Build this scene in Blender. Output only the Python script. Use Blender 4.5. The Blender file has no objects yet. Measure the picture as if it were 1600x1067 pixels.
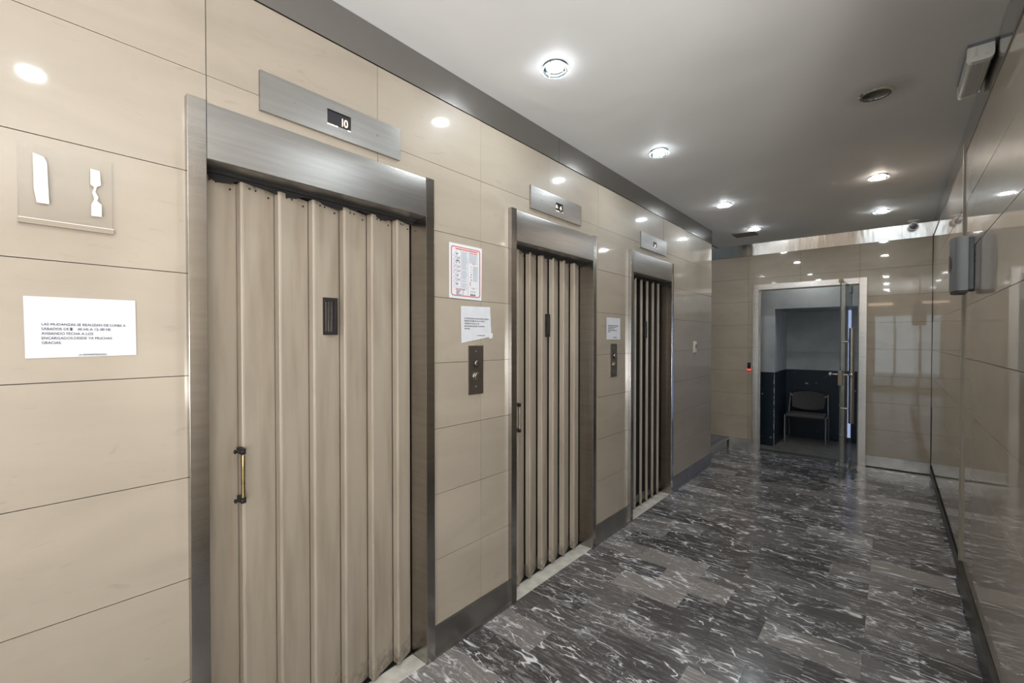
import bpy, bmesh, math, random
from mathutils import Vector, Matrix
random.seed(7)
S = bpy.context.scene
C = S.collection
R = math.radians

# ------------------------------------------------------------------ camera, world, light, exposure
H = 2.683                      # ceiling height
XL, XR, YB, YE = -1.575, 0.327, 6.4715, 5.392   # left wall, right wall, end wall, where the left wall stops
EYE = 1.438
cd = bpy.data.cameras.new('camera'); cam = bpy.data.objects.new('camera', cd); C.objects.link(cam)
cam.location = (0, 0, EYE); cam.rotation_euler = (R(90 - 0.73), 0, R(40.315))
cd.sensor_width = 36; cd.lens = 36 * 698.4 / 1600; cd.shift_y = 6.47 / 1600; cd.clip_start = .02
S.camera = cam
S.view_settings.view_transform = 'Standard'; S.view_settings.look = 'None'
S.view_settings.gamma = 1; S.view_settings.use_curve_mapping = False
S.view_settings.exposure = 0.38

w = bpy.data.worlds.new('daylight'); S.world = w; w.use_nodes = True
bg = w.node_tree.nodes['Background']; bg.inputs[0].default_value = (.84, .91, 1.0, 1); bg.inputs[1].default_value = 1.8

def area(name, loc, rot, sx, sy, power, col=(1, 1, 1)):
    l = bpy.data.lights.new(name, 'AREA'); l.shape = 'RECTANGLE'; l.size = sx; l.size_y = sy; l.energy = power; l.color = col
    o = bpy.data.objects.new(name, l); C.objects.link(o); o.location = loc; o.rotation_euler = [R(a) for a in rot]
    return o
# area light added for lobby daylight, offset from the glazing and tilted upward
area('daylight_fill', (2.60, -4.10, 1.10), (108, 0, 22), 2.6, 1.9, 24, (.93, .97, 1))
# added overhead fill for the unseen lobby behind the camera
area('lobby_fill', (2.3, -1.7, H - .03), (0, 0, 0), 2.6, 2.2, 6, (1, .97, .93))
# added upward fill lights without any fixture, to brighten the corridor ceiling
area('ceiling_fill', (1.12, -2.0, .75), (140, 0, 12), .6, .6, 40, (1, .985, .965))
area('ceiling_fill', (1.3, -.80, 1.2), (153, 0, 20), 1.0, 1.0, 108, (1, .985, .965))
# cool stair light to the left of the end of the corridor
area('stair_light', (-2.5, 5.9, 3.1), (0, 0, 0), .8, .6, 2.5, (.72, .84, 1))
# unseen area light added to brighten the storeroom
area('storeroom_light', (-.75, 6.74, 2.52), (10, 0, 0), .5, .15, 4.2, (.95, .98, 1))
LAMP = 260.0                   # radiance of the downlight lenses

# ------------------------------------------------------------------ materials
MAT = {}
def new_mat(name):
    m = bpy.data.materials.new(name); m.use_nodes = True; nt = m.node_tree
    return m, nt, nt.nodes['Principled BSDF']
def pbr(name, col, rough=.5, metal=0, coat=0, coat_rough=.03, emis=None, estr=0, spec=.5, trans=0, ior=1.5, var=0, vscale=6, bump=0, bscale=40, stretch=None, alpha=1):
    m, nt, b = new_mat(name)
    b.inputs['Base Color'].default_value = (*col, 1); b.inputs['Roughness'].default_value = rough
    b.inputs['Metallic'].default_value = metal; b.inputs['Coat Weight'].default_value = coat
    b.inputs['Coat Roughness'].default_value = coat_rough; b.inputs['Specular IOR Level'].default_value = spec
    b.inputs['Transmission Weight'].default_value = trans; b.inputs['IOR'].default_value = ior; b.inputs['Alpha'].default_value = alpha
    if emis: b.inputs['Emission Color'].default_value = (*emis, 1); b.inputs['Emission Strength'].default_value = estr
    N = nt.nodes.new; L = nt.links.new
    if var or bump:
        g = N('ShaderNodeNewGeometry'); mp = N('ShaderNodeMapping'); L(g.outputs['Position'], mp.inputs[0])
        if stretch: mp.inputs['Scale'].default_value = stretch
    if var:
        n = N('ShaderNodeTexNoise'); n.inputs['Scale'].default_value = vscale; n.inputs['Detail'].default_value = 5; L(mp.outputs[0], n.inputs[0])
        mx = N('ShaderNodeMix'); mx.data_type = 'RGBA'; mx.blend_type = 'MIX'
        mr = N('ShaderNodeMapRange'); mr.inputs[1].default_value = .3; mr.inputs[2].default_value = .7; L(n.outputs[0], mr.inputs[0]); L(mr.outputs[0], mx.inputs[0])
        mx.inputs[6].default_value = (*[c * (1 - var) for c in col], 1); mx.inputs[7].default_value = (*[min(1, c * (1 + var * .5)) for c in col], 1)
        L(mx.outputs[2], b.inputs['Base Color'])
    if bump:
        n2 = N('ShaderNodeTexNoise'); n2.inputs['Scale'].default_value = bscale; n2.inputs['Detail'].default_value = 3; L(mp.outputs[0], n2.inputs[0])
        bp = N('ShaderNodeBump'); bp.inputs['Strength'].default_value = bump; bp.inputs['Distance'].default_value = .002; L(n2.outputs[0], bp.inputs['Height']); L(bp.outputs[0], b.inputs['Normal'])
    MAT[name] = m
    return m

def tile_mat(name, col, coat_rough, coat=1.0):
    m, nt, b = new_mat(name); N = nt.nodes.new; L = nt.links.new
    g = N('ShaderNodeNewGeometry'); oi = N('ShaderNodeObjectInfo')
    n = N('ShaderNodeTexNoise'); n.inputs['Scale'].default_value = 2.3; n.inputs['Detail'].default_value = 6; n.inputs['Distortion'].default_value = 1.2
    mp = N('ShaderNodeMapping'); mp.inputs['Scale'].default_value = (1, .6, 2.2); L(g.outputs['Position'], mp.inputs[0]); L(mp.outputs[0], n.inputs[0])
    cr = N('ShaderNodeValToRGB'); L(n.outputs[0], cr.inputs[0])
    e = cr.color_ramp.elements; e[0].position = .28; e[0].color = (*[c * .88 for c in col], 1); e[1].position = .62; e[1].color = (*col, 1)
    # smudges and scuffs
    n2 = N('ShaderNodeTexNoise'); n2.inputs['Scale'].default_value = 9; n2.inputs['Detail'].default_value = 7; n2.inputs['Distortion'].default_value = 2.5; L(mp.outputs[0], n2.inputs[0])
    mr = N('ShaderNodeMapRange'); mr.inputs[1].default_value = .64; mr.inputs[2].default_value = .80; mr.inputs[4].default_value = .5; L(n2.outputs[0], mr.inputs[0])
    mx = N('ShaderNodeMix'); mx.data_type = 'RGBA'; L(mr.outputs[0], mx.inputs[0]); L(cr.outputs[0], mx.inputs[6]); mx.inputs[7].default_value = (*[c * .62 for c in col], 1)
    hv = N('ShaderNodeHueSaturation'); v = N('ShaderNodeMapRange'); v.inputs[3].default_value = .955; v.inputs[4].default_value = 1.03; L(oi.outputs['Random'], v.inputs[0]); L(v.outputs[0], hv.inputs['Value']); L(mx.outputs[2], hv.inputs['Color'])
    L(hv.outputs[0], b.inputs['Base Color'])
    b.inputs['Roughness'].default_value = .42; b.inputs['Specular IOR Level'].default_value = .35
    b.inputs['Coat Weight'].default_value = coat; b.inputs['Coat Roughness'].default_value = coat_rough; b.inputs['Coat IOR'].default_value = 1.5
    MAT[name] = m
tile_mat('tile_beige', (.372, .320, .256), .055)
tile_mat('tile_right', (.50, .42, .33), .018)
MAT['tile_right'].node_tree.nodes['Principled BSDF'].inputs['Coat IOR'].default_value = 1.75
tile_mat('tile_end', (.45, .37, .28), .03)
MAT['tile_end'].node_tree.nodes['Principled BSDF'].inputs['Coat IOR'].default_value = 1.7
pbr('grout', (.06, .05, .04), .9)
pbr('concrete', (.3, .29, .27), .9)
pbr('steel', (.41, .39, .365), .20, 1, var=.10, vscale=4, bump=.10, bscale=30, stretch=(1, 1, 14))
pbr('steel_long', (.40, .39, .375), .31, 1, var=.10, vscale=4, bump=.12, bscale=30, stretch=(14, 1, 18))
pbr('steel_polished', (.60, .585, .57), .13, 1, var=.05, vscale=3, bump=.5, bscale=3.2, stretch=(1, 1, .5))
pbr('steel_dark', (.34, .325, .305), .42, 1, var=.2, vscale=5)
pbr('steel_plate', (.33, .315, .30), .22, 1, bump=.1, bscale=30, stretch=(1, 1, 20))
pbr('bronze_plate', (.26, .23, .20), .42, 1)
pbr('base_steel', (.62, .60, .57), .28, 1, var=.25, vscale=9)
pbr('lamp_housing', (.022, .026, .03), .5)
pbr('acrylic_lip', (.30, .25, .195), .25)
pbr('acrylic_edge', (.75, .75, .72), .2)
pbr('chrome', (.75, .75, .75), .12, 1)
pbr('brass', (.34, .26, .13), .4, 1, var=.25, vscale=60)
pbr('dark_metal', (.035, .032, .03), .5, .6)
pbr('rubber', (.012, .011, .01), .8, var=.4, vscale=25)
pbr('black_gloss', (.02, .02, .024), .25)
pbr('shaft_dark', (.02, .018, .016), .9)
pbr('paper', (.60, .615, .65), .75, var=.05, vscale=22, bump=.5, bscale=26)
pbr('paper_white', (.64, .66, .69), .7)
pbr('ink', (.06, .06, .09), .7)
pbr('ink_grey', (.34, .37, .44), .7)
pbr('ink_red', (.60, .06, .06), .6)
pbr('ink_pink', (.75, .30, .26), .6)
pbr('tape', (.66, .66, .61), .5)
pbr('ivory', (.62, .57, .46), .45)
pbr('base_dark', (.13, .122, .112), .34, 1, var=.3, vscale=6)
pbr('steel_end', (.86, .81, .76), .13, 1, var=.05, vscale=3, bump=.7, bscale=3.4, stretch=(1, 1, .4))
pbr('steel_frame', (.66, .62, .58), .22, 1, var=.10, vscale=4, bump=.10, bscale=30, stretch=(1, 1, 14))
for n_ in MAT['steel_end'].node_tree.nodes:
    if n_.type == 'BUMP': n_.inputs['Distance'].default_value = .012
pbr('strip_beige', (.36, .32, .255), .45)
pbr('device_grey', (.25, .265, .28), .32, .4)
pbr('device_dark', (.07, .05, .045), .5)
pbr('white_plastic', (.78, .78, .74), .35)
pbr('grey_plastic', (.20, .22, .25), .5)
pbr('prism', (.55, .55, .50), .22, coat=.6, alpha=1, bump=0)
pbr('marble_white', (.62, .60, .54), .35, var=.28, vscale=14)
pbr('step_stone', (.17, .175, .175), .35, var=.2, vscale=30)
pbr('vent_brown', (.19, .165, .135), .6)
pbr('lens_off', (.07, .07, .065), .18, coat=.6)
pbr('chair_fabric', (.075, .07, .066), .85, var=.2, vscale=60)
pbr('chair_metal', (.20, .20, .20), .4, .7)
pbr('room_grey', (.36, .38, .375), .7, var=.10, vscale=3)
pbr('room_floor', (.13, .12, .105), .6, var=.3, vscale=8)
pbr('lobby_wall', (.62, .55, .46), .5)
pbr('pavement', (.35, .35, .35), .8)
pbr('digit_glow', (1, .8, .6), .5, emis=(1.0, .74, .52), estr=1.5)
pbr('caption_glow', (1, .9, .8), .5, emis=(1.0, .88, .80), estr=.7)
pbr('red_glow', (1, .1, .05), .4, emis=(1, .03, .03), estr=2.0)
pbr('lamp_cool', (1, 1, 1), .4, emis=(.90, .96, 1.0), estr=LAMP)
pbr('lamp_warm', (1, 1, 1), .4, emis=(1.0, .86, .74), estr=LAMP)
pbr('strip_glow', (1, .9, .8), .4, emis=(1.0, .72, .52), estr=3.0)
pbr('cabin_glow', (1, 1, 1), .4, emis=(1, .98, .93), estr=1.6)

def thin_glass(name, tint, refl_rough=.0, fres=1.45, extra=0.0):
    m = bpy.data.materials.new(name); m.use_nodes = True; nt = m.node_tree; nt.nodes.clear(); N = nt.nodes.new; L = nt.links.new
    o = N('ShaderNodeOutputMaterial'); t = N('ShaderNodeBsdfTransparent'); t.inputs[0].default_value = (*tint, 1)
    g = N('ShaderNodeBsdfGlossy'); g.inputs['Roughness'].default_value = refl_rough; f = N('ShaderNodeFresnel'); f.inputs[0].default_value = fres
    ge = N('ShaderNodeNewGeometry'); inv = N('ShaderNodeMath'); inv.operation = 'SUBTRACT'; inv.inputs[0].default_value = 1; L(ge.outputs['Backfacing'], inv.inputs[1])
    a = N('ShaderNodeMath'); a.operation = 'MULTIPLY'; L(f.outputs[0], a.inputs[0]); L(inv.outputs[0], a.inputs[1]); a.use_clamp = True
    mx = N('ShaderNodeMixShader'); L(a.outputs[0], mx.inputs[0]); L(t.outputs[0], mx.inputs[1]); L(g.outputs[0], mx.inputs[2]); L(mx.outputs[0], o.inputs[0])
    MAT[name] = m
thin_glass('door_glass', (.74, .80, .80))
thin_glass('pane_glass', (.92, .95, .95))
thin_glass('pane_blue', (.62, .67, .80))
thin_glass('acrylic', (.97, .97, .97), .10, 1.45, .0)
pbr('glass_edge', (.10, .13, .12), .2)
pbr('frost_glass', (.72, .80, .84), .3, coat=.5)
def translucent(name, col):
    m = bpy.data.materials.new(name); m.use_nodes = True; nt = m.node_tree; nt.nodes.clear(); N = nt.nodes.new; L = nt.links.new
    o = N('ShaderNodeOutputMaterial'); t = N('ShaderNodeBsdfTranslucent'); t.inputs[0].default_value = (*col, 1); d = N('ShaderNodeBsdfTransparent')
    mx = N('ShaderNodeMixShader'); mx.inputs[0].default_value = .75; L(t.outputs[0], mx.inputs[1]); L(d.outputs[0], mx.inputs[2]); L(mx.outputs[0], o.inputs[0]); MAT[name] = m
translucent('etched_glass', (.80, .88, .92))
thin_glass('ring_glass', (.80, .86, .88), .1)

def paint_mat():
    # tile_beige sibling for the folding doors: cream enamel with grime near edges of the floor
    m, nt, b = new_mat('door_paint'); N = nt.nodes.new; L = nt.links.new
    g = N('ShaderNodeNewGeometry'); mp = N('ShaderNodeMapping'); mp.inputs['Scale'].default_value = (6, 6, .7); L(g.outputs['Position'], mp.inputs[0])
    n = N('ShaderNodeTexNoise'); n.inputs['Scale'].default_value = 3; n.inputs['Detail'].default_value = 6; L(mp.outputs[0], n.inputs[0])
    cr = N('ShaderNodeValToRGB'); L(n.outputs[0], cr.inputs[0]); e = cr.color_ramp.elements
    e[0].position = .30; e[0].color = (.30, .252, .195, 1); e[1].position = .55; e[1].color = (.375, .322, .258, 1)
    # grime at the foot and head of the leaves (dirt rubbed on by shoes and track grease)
    sx = N('ShaderNodeSeparateXYZ'); L(g.outputs['Position'], sx.inputs[0])
    lo = N('ShaderNodeMapRange'); lo.inputs[1].default_value = .22; lo.inputs[2].default_value = .0; L(sx.outputs[2], lo.inputs[0])
    hi = N('ShaderNodeMapRange'); hi.inputs[1].default_value = 1.925; hi.inputs[2].default_value = 1.96; L(sx.outputs[2], hi.inputs[0])
    ad = N('ShaderNodeMath'); ad.operation = 'MAXIMUM'; L(lo.outputs[0], ad.inputs[0]); L(hi.outputs[0], ad.inputs[1])
    n2 = N('ShaderNodeTexNoise'); n2.inputs['Scale'].default_value = 38; n2.inputs['Detail'].default_value = 4; L(g.outputs['Position'], n2.inputs[0])
    s = N('ShaderNodeMath'); s.operation = 'MULTIPLY'; L(ad.outputs[0], s.inputs[0]); L(n2.outputs[0], s.inputs[1])
    t = N('ShaderNodeMapRange'); t.inputs[1].default_value = .25; t.inputs[2].default_value = .6; t.inputs[4].default_value = .75; L(s.outputs[0], t.inputs[0])
    mx = N('ShaderNodeMix'); mx.data_type = 'RGBA'; L(t.outputs[0], mx.inputs[0]); L(cr.outputs[0], mx.inputs[6]); mx.inputs[7].default_value = (.05, .04, .03, 1)
    L(mx.outputs[2], b.inputs['Base Color']); b.inputs['Roughness'].default_value = .38
    MAT['door_paint'] = m
paint_mat()

def ceiling_mat():
    m, nt, b = new_mat('ceiling_paint'); N = nt.nodes.new; L = nt.links.new
    g = N('ShaderNodeNewGeometry')
    n = N('ShaderNodeTexNoise'); n.inputs['Scale'].default_value = 1.1; n.inputs['Detail'].default_value = 5; L(g.outputs['Position'], n.inputs[0])
    cr = N('ShaderNodeValToRGB'); L(n.outputs[0], cr.inputs[0]); e = cr.color_ramp.elements
    e[0].position = .3; e[0].color = (.74, .745, .74, 1); e[1].position = .7; e[1].color = (.82, .82, .81, 1)
    # soot ring round the dead fitting and the warm lamp
    last = cr.outputs[0]
    for (x, y, r) in ((-.068, 2.92, .16), (-.083, 4.404, .13)):
        vd = N('ShaderNodeVectorMath'); vd.operation = 'DISTANCE'; L(g.outputs['Position'], vd.inputs[0]); vd.inputs[1].default_value = (x + .02, y, H)
        k = N('ShaderNodeMapRange'); k.inputs[1].default_value = r; k.inputs[2].default_value = .05; k.inputs[4].default_value = .55; L(vd.outputs['Value'], k.inputs[0])
        n3 = N('ShaderNodeTexNoise'); n3.inputs['Scale'].default_value = 14; n3.inputs['Detail'].default_value = 5; L(g.outputs['Position'], n3.inputs[0])
        mu = N('ShaderNodeMath'); mu.operation = 'MULTIPLY'; L(k.outputs[0], mu.inputs[0]); L(n3.outputs[0], mu.inputs[1])
        mx = N('ShaderNodeMix'); mx.data_type = 'RGBA'; L(mu.outputs[0], mx.inputs[0]); L(last, mx.inputs[6]); mx.inputs[7].default_value = (.13, .12, .11, 1); last = mx.outputs[2]
    L(last, b.inputs['Base Color']); b.inputs['Roughness'].default_value = .62; b.inputs['Specular IOR Level'].default_value = .3
    n2 = N('ShaderNodeTexNoise'); n2.inputs['Scale'].default_value = 1.6; n2.inputs['Detail'].default_value = 2; n2.inputs['Distortion'].default_value = 1.0; L(g.outputs['Position'], n2.inputs[0])
    bp = N('ShaderNodeBump'); bp.inputs['Strength'].default_value = .35; bp.inputs['Distance'].default_value = .02; L(n2.outputs[0], bp.inputs['Height']); L(bp.outputs[0], b.inputs['Normal'])
    MAT['ceiling_paint'] = m
ceiling_mat()

def marble_mat():
    m, nt, b = new_mat('marble_dark'); N = nt.nodes.new; L = nt.links.new
    oi = N('ShaderNodeObjectInfo'); g = N('ShaderNodeNewGeometry')
    # each slab is cut from another place of the block
    mul = N('ShaderNodeVectorMath'); mul.operation = 'MULTIPLY'; cx = N('ShaderNodeCombineXYZ')
    for i in range(3): L(oi.outputs['Random'], cx.inputs[i])
    L(cx.outputs[0], mul.inputs[0]); mul.inputs[1].default_value = (23.1, 37.7, 51.3)
    add = N('ShaderNodeVectorMath'); L(g.outputs['Position'], add.inputs[0]); L(mul.outputs[0], add.inputs[1])
    def mapping(rot, sc):
        mp = N('ShaderNodeMapping'); mp.inputs['Rotation'].default_value = (0, 0, rot); mp.inputs['Scale'].default_value = sc
        L(add.outputs[0], mp.inputs[0]); return mp.outputs[0]
    def noise(vec, sc, det=6, dis=0, rough=.5):
        n = N('ShaderNodeTexNoise'); n.inputs['Scale'].default_value = sc; n.inputs['Detail'].default_value = det; n.inputs['Distortion'].default_value = dis; n.inputs['Roughness'].default_value = rough; L(vec, n.inputs[0]); return n.outputs[0]
    def math_(op, a, c=None, v=None, clamp=False):
        k = N('ShaderNodeMath'); k.operation = op; k.use_clamp = clamp; L(a, k.inputs[0])
        if c is not None: L(c, k.inputs[1])
        if v is not None: k.inputs[1].default_value = v
        return k.outputs[0]
    def rng(a, f0, f1, t0=0, t1=1):
        k = N('ShaderNodeMapRange'); k.inputs[1].default_value = f0; k.inputs[2].default_value = f1; k.inputs[3].default_value = t0; k.inputs[4].default_value = t1; L(a, k.inputs[0]); return k.outputs[0]
    def vein(vec, sc, width, dis, det=5):
        d = math_('ABSOLUTE', math_('SUBTRACT', noise(vec, sc, det, dis), v=.5)); return rng(d, width, width * .25)
    v1 = mapping(R(-14), (1.0, 3.4, 1)); v2 = mapping(R(20), (1.6, 2.6, 1)); v3 = mapping(R(-8), (1.0, 6.0, 1))
    # long white veins and angular cracks, patchy in strength
    a = math_('MULTIPLY', vein(v1, 2.1, .013, .25, 3), rng(noise(v2, 4.0, 3), .45, .56))
    def cracks(vec, sc, width, warp):
        nz = N('ShaderNodeTexNoise'); nz.inputs['Scale'].default_value = 5; nz.inputs['Detail'].default_value = 4; L(vec, nz.inputs[0])
        sb = N('ShaderNodeVectorMath'); sb.operation = 'MULTIPLY_ADD'; L(nz.outputs['Color'], sb.inputs[0]); sb.inputs[1].default_value = (warp, warp, warp); L(vec, sb.inputs[2])
        vo = N('ShaderNodeTexVoronoi'); vo.feature = 'DISTANCE_TO_EDGE'; vo.inputs['Scale'].default_value = sc; L(sb.outputs[0], vo.inputs['Vector'])
        return rng(vo.outputs['Distance'], width, width * .2)
    c2 = math_('MULTIPLY', cracks(v1, 3.6, .030, .35), rng(noise(v1, 3.1, 4), .49, .60))
    c3 = math_('MULTIPLY', cracks(v2, 7.0, .028, .30), rng(noise(v3, 2.0, 3), .55, .66))
    c2 = math_('MAXIMUM', c2, c3)
    fine = math_('MULTIPLY', rng(noise(v3, 11, 9, .15, .68), .50, .68), rng(noise(v2, 2.2, 3), .38, .64, .12, .85))
    blot = rng(noise(v1, 6.0, 7, .2, .62), .665, .70)
    veins = math_('MAXIMUM', math_('MAXIMUM', a, c2), blot)
    # ground colour: near black, grey or brownish per slab
    cr = N('ShaderNodeValToRGB'); L(oi.outputs['Random'], cr.inputs[0]); cr.color_ramp.interpolation = 'LINEAR'
    e = cr.color_ramp.elements; e[0].position = 0; e[0].color = (.046, .042, .042, 1); e[1].position = 1; e[1].color = (.25, .228, .213, 1)
    e2 = e.new(.45); e2.color = (.075, .069, .069, 1); e3 = e.new(.8); e3.color = (.135, .125, .122, 1)
    gm = N('ShaderNodeMix'); gm.data_type = 'RGBA'; L(fine, gm.inputs[0]); L(cr.outputs[0], gm.inputs[6]); gm.inputs[7].default_value = (.42, .415, .43, 1)
    spk = math_('MULTIPLY', rng(noise(v1, 24, 6, .1, .7), .56, .66), rng(noise(v2, 1.7, 4), .46, .60, .0, .75))
    veins = math_('MAXIMUM', veins, spk)
    vm = N('ShaderNodeMix'); vm.data_type = 'RGBA'; L(veins, vm.inputs[0]); L(gm.outputs[2], vm.inputs[6]); vm.inputs[7].default_value = (.72, .72, .745, 1)
    L(vm.outputs[2], b.inputs['Base Color'])
    rr = rng(noise(g.outputs['Position'], 5, 4), .3, .7, .16, .28); L(rr, b.inputs['Roughness'])
    b.inputs['Specular IOR Level'].default_value = .55
    MAT['marble_dark'] = m
marble_mat()

def two_tone():
    m, nt, b = new_mat('room_paint'); N = nt.nodes.new; L = nt.links.new
    g = N('ShaderNodeNewGeometry'); s = N('ShaderNodeSeparateXYZ'); L(g.outputs['Position'], s.inputs[0])
    st = N('ShaderNodeMath'); st.operation = 'GREATER_THAN'; L(s.outputs[2], st.inputs[0]); st.inputs[1].default_value = 1.0
    n = N('ShaderNodeTexNoise'); n.inputs['Scale'].default_value = 4; n.inputs['Detail'].default_value = 6; L(g.outputs['Position'], n.inputs[0])
    cr = N('ShaderNodeValToRGB'); L(n.outputs[0], cr.inputs[0]); e = cr.color_ramp.elements
    e[0].position = .3; e[0].color = (.33, .35, .345, 1); e[1].position = .6; e[1].color = (.42, .435, .43, 1)
    # chipped enamel shows pale plaster
    n2 = N('ShaderNodeTexNoise'); n2.inputs['Scale'].default_value = 22; n2.inputs['Detail'].default_value = 6; L(g.outputs['Position'], n2.inputs[0])
    ch = N('ShaderNodeMapRange'); ch.inputs[1].default_value = .70; ch.inputs[2].default_value = .73; L(n2.outputs[0], ch.inputs[0])
    # most of the chips sit along the pillar's arris
    d = N('ShaderNodeVectorMath'); d.operation = 'DISTANCE'; fl = N('ShaderNodeVectorMath'); fl.operation = 'MULTIPLY'; fl.inputs[1].default_value = (1, 1, 0)
    L(g.outputs['Position'], fl.inputs[0]); L(fl.outputs[0], d.inputs[0]); d.inputs[1].default_value = (-1.2, 6.9, 0)
    k = N('ShaderNodeMapRange'); k.inputs[1].default_value = .035; k.inputs[2].default_value = .0; L(d.outputs['Value'], k.inputs[0])
    k2 = N('ShaderNodeMath'); k2.operation = 'ADD'; L(k.outputs[0], k2.inputs[0]); L(n2.outputs[0], k2.inputs[1])
    k3 = N('ShaderNodeMapRange'); k3.inputs[1].default_value = 1.30; k3.inputs[2].default_value = 1.38; L(k2.outputs[0], k3.inputs[0])
    k4 = N('ShaderNodeMath'); k4.operation = 'MAXIMUM'; L(ch.outputs[0], k4.inputs[0]); L(k3.outputs[0], k4.inputs[1])
    bl = N('ShaderNodeMix'); bl.data_type = 'RGBA'; L(k4.outputs[0], bl.inputs[0]); bl.inputs[6].default_value = (.008, .017, .027, 1); bl.inputs[7].default_value = (.45, .46, .42, 1)
    mx = N('ShaderNodeMix'); mx.data_type = 'RGBA'; L(st.outputs[0], mx.inputs[0]); L(bl.outputs[2], mx.inputs[6]); L(cr.outputs[0], mx.inputs[7])
    L(mx.outputs[2], b.inputs['Base Color'])
    ro = N('ShaderNodeMapRange'); b.inputs['Specular IOR Level'].default_value = .3; ro.inputs[3].default_value = .34; ro.inputs[4].default_value = .7; L(st.outputs[0], ro.inputs[0]); L(ro.outputs[0], b.inputs['Roughness'])
    MAT['room_paint'] = m
two_tone()

# ------------------------------------------------------------------ mesh helpers
class MB:
    """collects world-space geometry; link() makes ONE object of it"""
    def __init__(s): s.v = []; s.f = []; s.sm = []
    def add(s, vs, fs, smooth=False):
        n = len(s.v); s.v += [tuple(p) for p in vs]
        for f in fs: s.f.append([i + n for i in f]); s.sm.append(smooth)
        return s
    def box(s, x0, x1, y0, y1, z0, z1):
        vs = [(x, y, z) for x in (x0, x1) for y in (y0, y1) for z in (z0, z1)]
        return s.add(vs, [(0, 1, 3, 2), (4, 6, 7, 5), (0, 4, 5, 1), (2, 3, 7, 6), (0, 2, 6, 4), (1, 5, 7, 3)])
    def prism(s, pts, axis, a0, a1, smooth=False):
        """closed 2-D outline extruded along axis; pts are the other two coordinates in xyz order"""
        def mk(p, a):
            q = list(p); q.insert(axis, a); return tuple(q)
        n = len(pts); vs = [mk(p, a0) for p in pts] + [mk(p, a1) for p in pts]
        fs = [(i, (i + 1) % n, n + (i + 1) % n, n + i) for i in range(n)]
        s.add(vs, fs, smooth); s.add([vs[i] for i in range(n)], [list(range(n))]); s.add([vs[n + i] for i in range(n)], [list(range(n))])
        return s
    def lathe(s, c, axis, prof, n=24, smooth=True, cap=True):
        """prof: list of (radius, offset along axis)"""
        ax = Vector(axis).normalized(); u = ax.orthogonal().normalized(); w_ = ax.cross(u); c = Vector(c); vs = []; fs = []
        for r, h in prof:
            for i in range(n):
                a = 2 * math.pi * i / n; vs.append(c + ax * h + (u * math.cos(a) + w_ * math.sin(a)) * r)
        for k in range(len(prof) - 1):
            for i in range(n): fs.append((k * n + i, k * n + (i + 1) % n, (k + 1) * n + (i + 1) % n, (k + 1) * n + i))
        if cap: fs.append(list(range(n))); fs.append([(len(prof) - 1) * n + i for i in range(n)])
        return s.add(vs, fs, smooth)
    def tube(s, a, b, r, n=16): 
        a = Vector(a); b = Vector(b); return s.lathe(a, b - a, [(r, 0), (r, (b - a).length)], n)
    def path(s, pts, r, n=10):
        for a, b in zip(pts, pts[1:]): s.tube(a, b, r, n); 
        for p in pts[1:-1]: s.lathe(p, (0, 0, 1), [(r * .3, -r * .95), (r * .75, -r * .66), (r, 0), (r * .75, r * .66), (r * .3, r * .95)], n)
        return s
    def link(s, name, mat, parent=None, origin=None, label=None, cat=None, group=None, kind=None, bevel=0, seg=2):
        o_ = Vector(origin) if origin is not None else (Vector(parent['org']) if parent is not None and 'org' in parent else Vector((0, 0, 0)))
        me = bpy.data.meshes.new(name); me.from_pydata([tuple(Vector(p) - o_) for p in s.v], [], s.f); me.update()
        me.polygons.foreach_set('use_smooth', s.sm)
        bm = bmesh.new(); bm.from_mesh(me); bmesh.ops.remove_doubles(bm, verts=bm.verts, dist=1e-6) if any(s.sm) else None
        bmesh.ops.recalc_face_normals(bm, faces=bm.faces); bm.to_mesh(me); bm.free()
        me.materials.append(MAT[mat]); o = bpy.data.objects.new(name, me); C.objects.link(o)
        if parent is not None:
            o.parent = parent; po = Vector(parent['org']) if 'org' in parent else Vector((0, 0, 0)); o.location = o_ - po
            if (o_ - po).length > 1e-9 and 'org' in parent: o['org'] = list(o_)
            elif 'org' in parent: o['org'] = list(po)
        else:
            o.location = o_
            if o_.length > 0: o['org'] = list(o_)
        if any(s.sm):
            me.set_sharp_from_angle(angle=R(35))
        if bevel:
            md = o.modifiers.new('bevel', 'BEVEL'); md.width = bevel; md.segments = seg; md.limit_method = 'ANGLE'
        tag(o, label, cat, group, kind)
        return o
def tag(o, label=None, cat=None, group=None, kind=None):
    if label: o['label'] = label
    if cat: o['category'] = cat
    if group: o['group'] = group
    if kind: o['kind'] = kind
    return o
def thing(name, loc, label, cat, group=None):
    o = bpy.data.objects.new(name, None); C.objects.link(o); o.location = loc; o['org'] = list(loc); o.empty_display_size = .05
    return tag(o, label, cat, group)
def struct(name, mb, mat, **k): return mb.link(name, mat, kind='structure', **k)
def box_(x0, x1, y0, y1, z0, z1): return MB().box(x0, x1, y0, y1, z0, z1)

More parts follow.
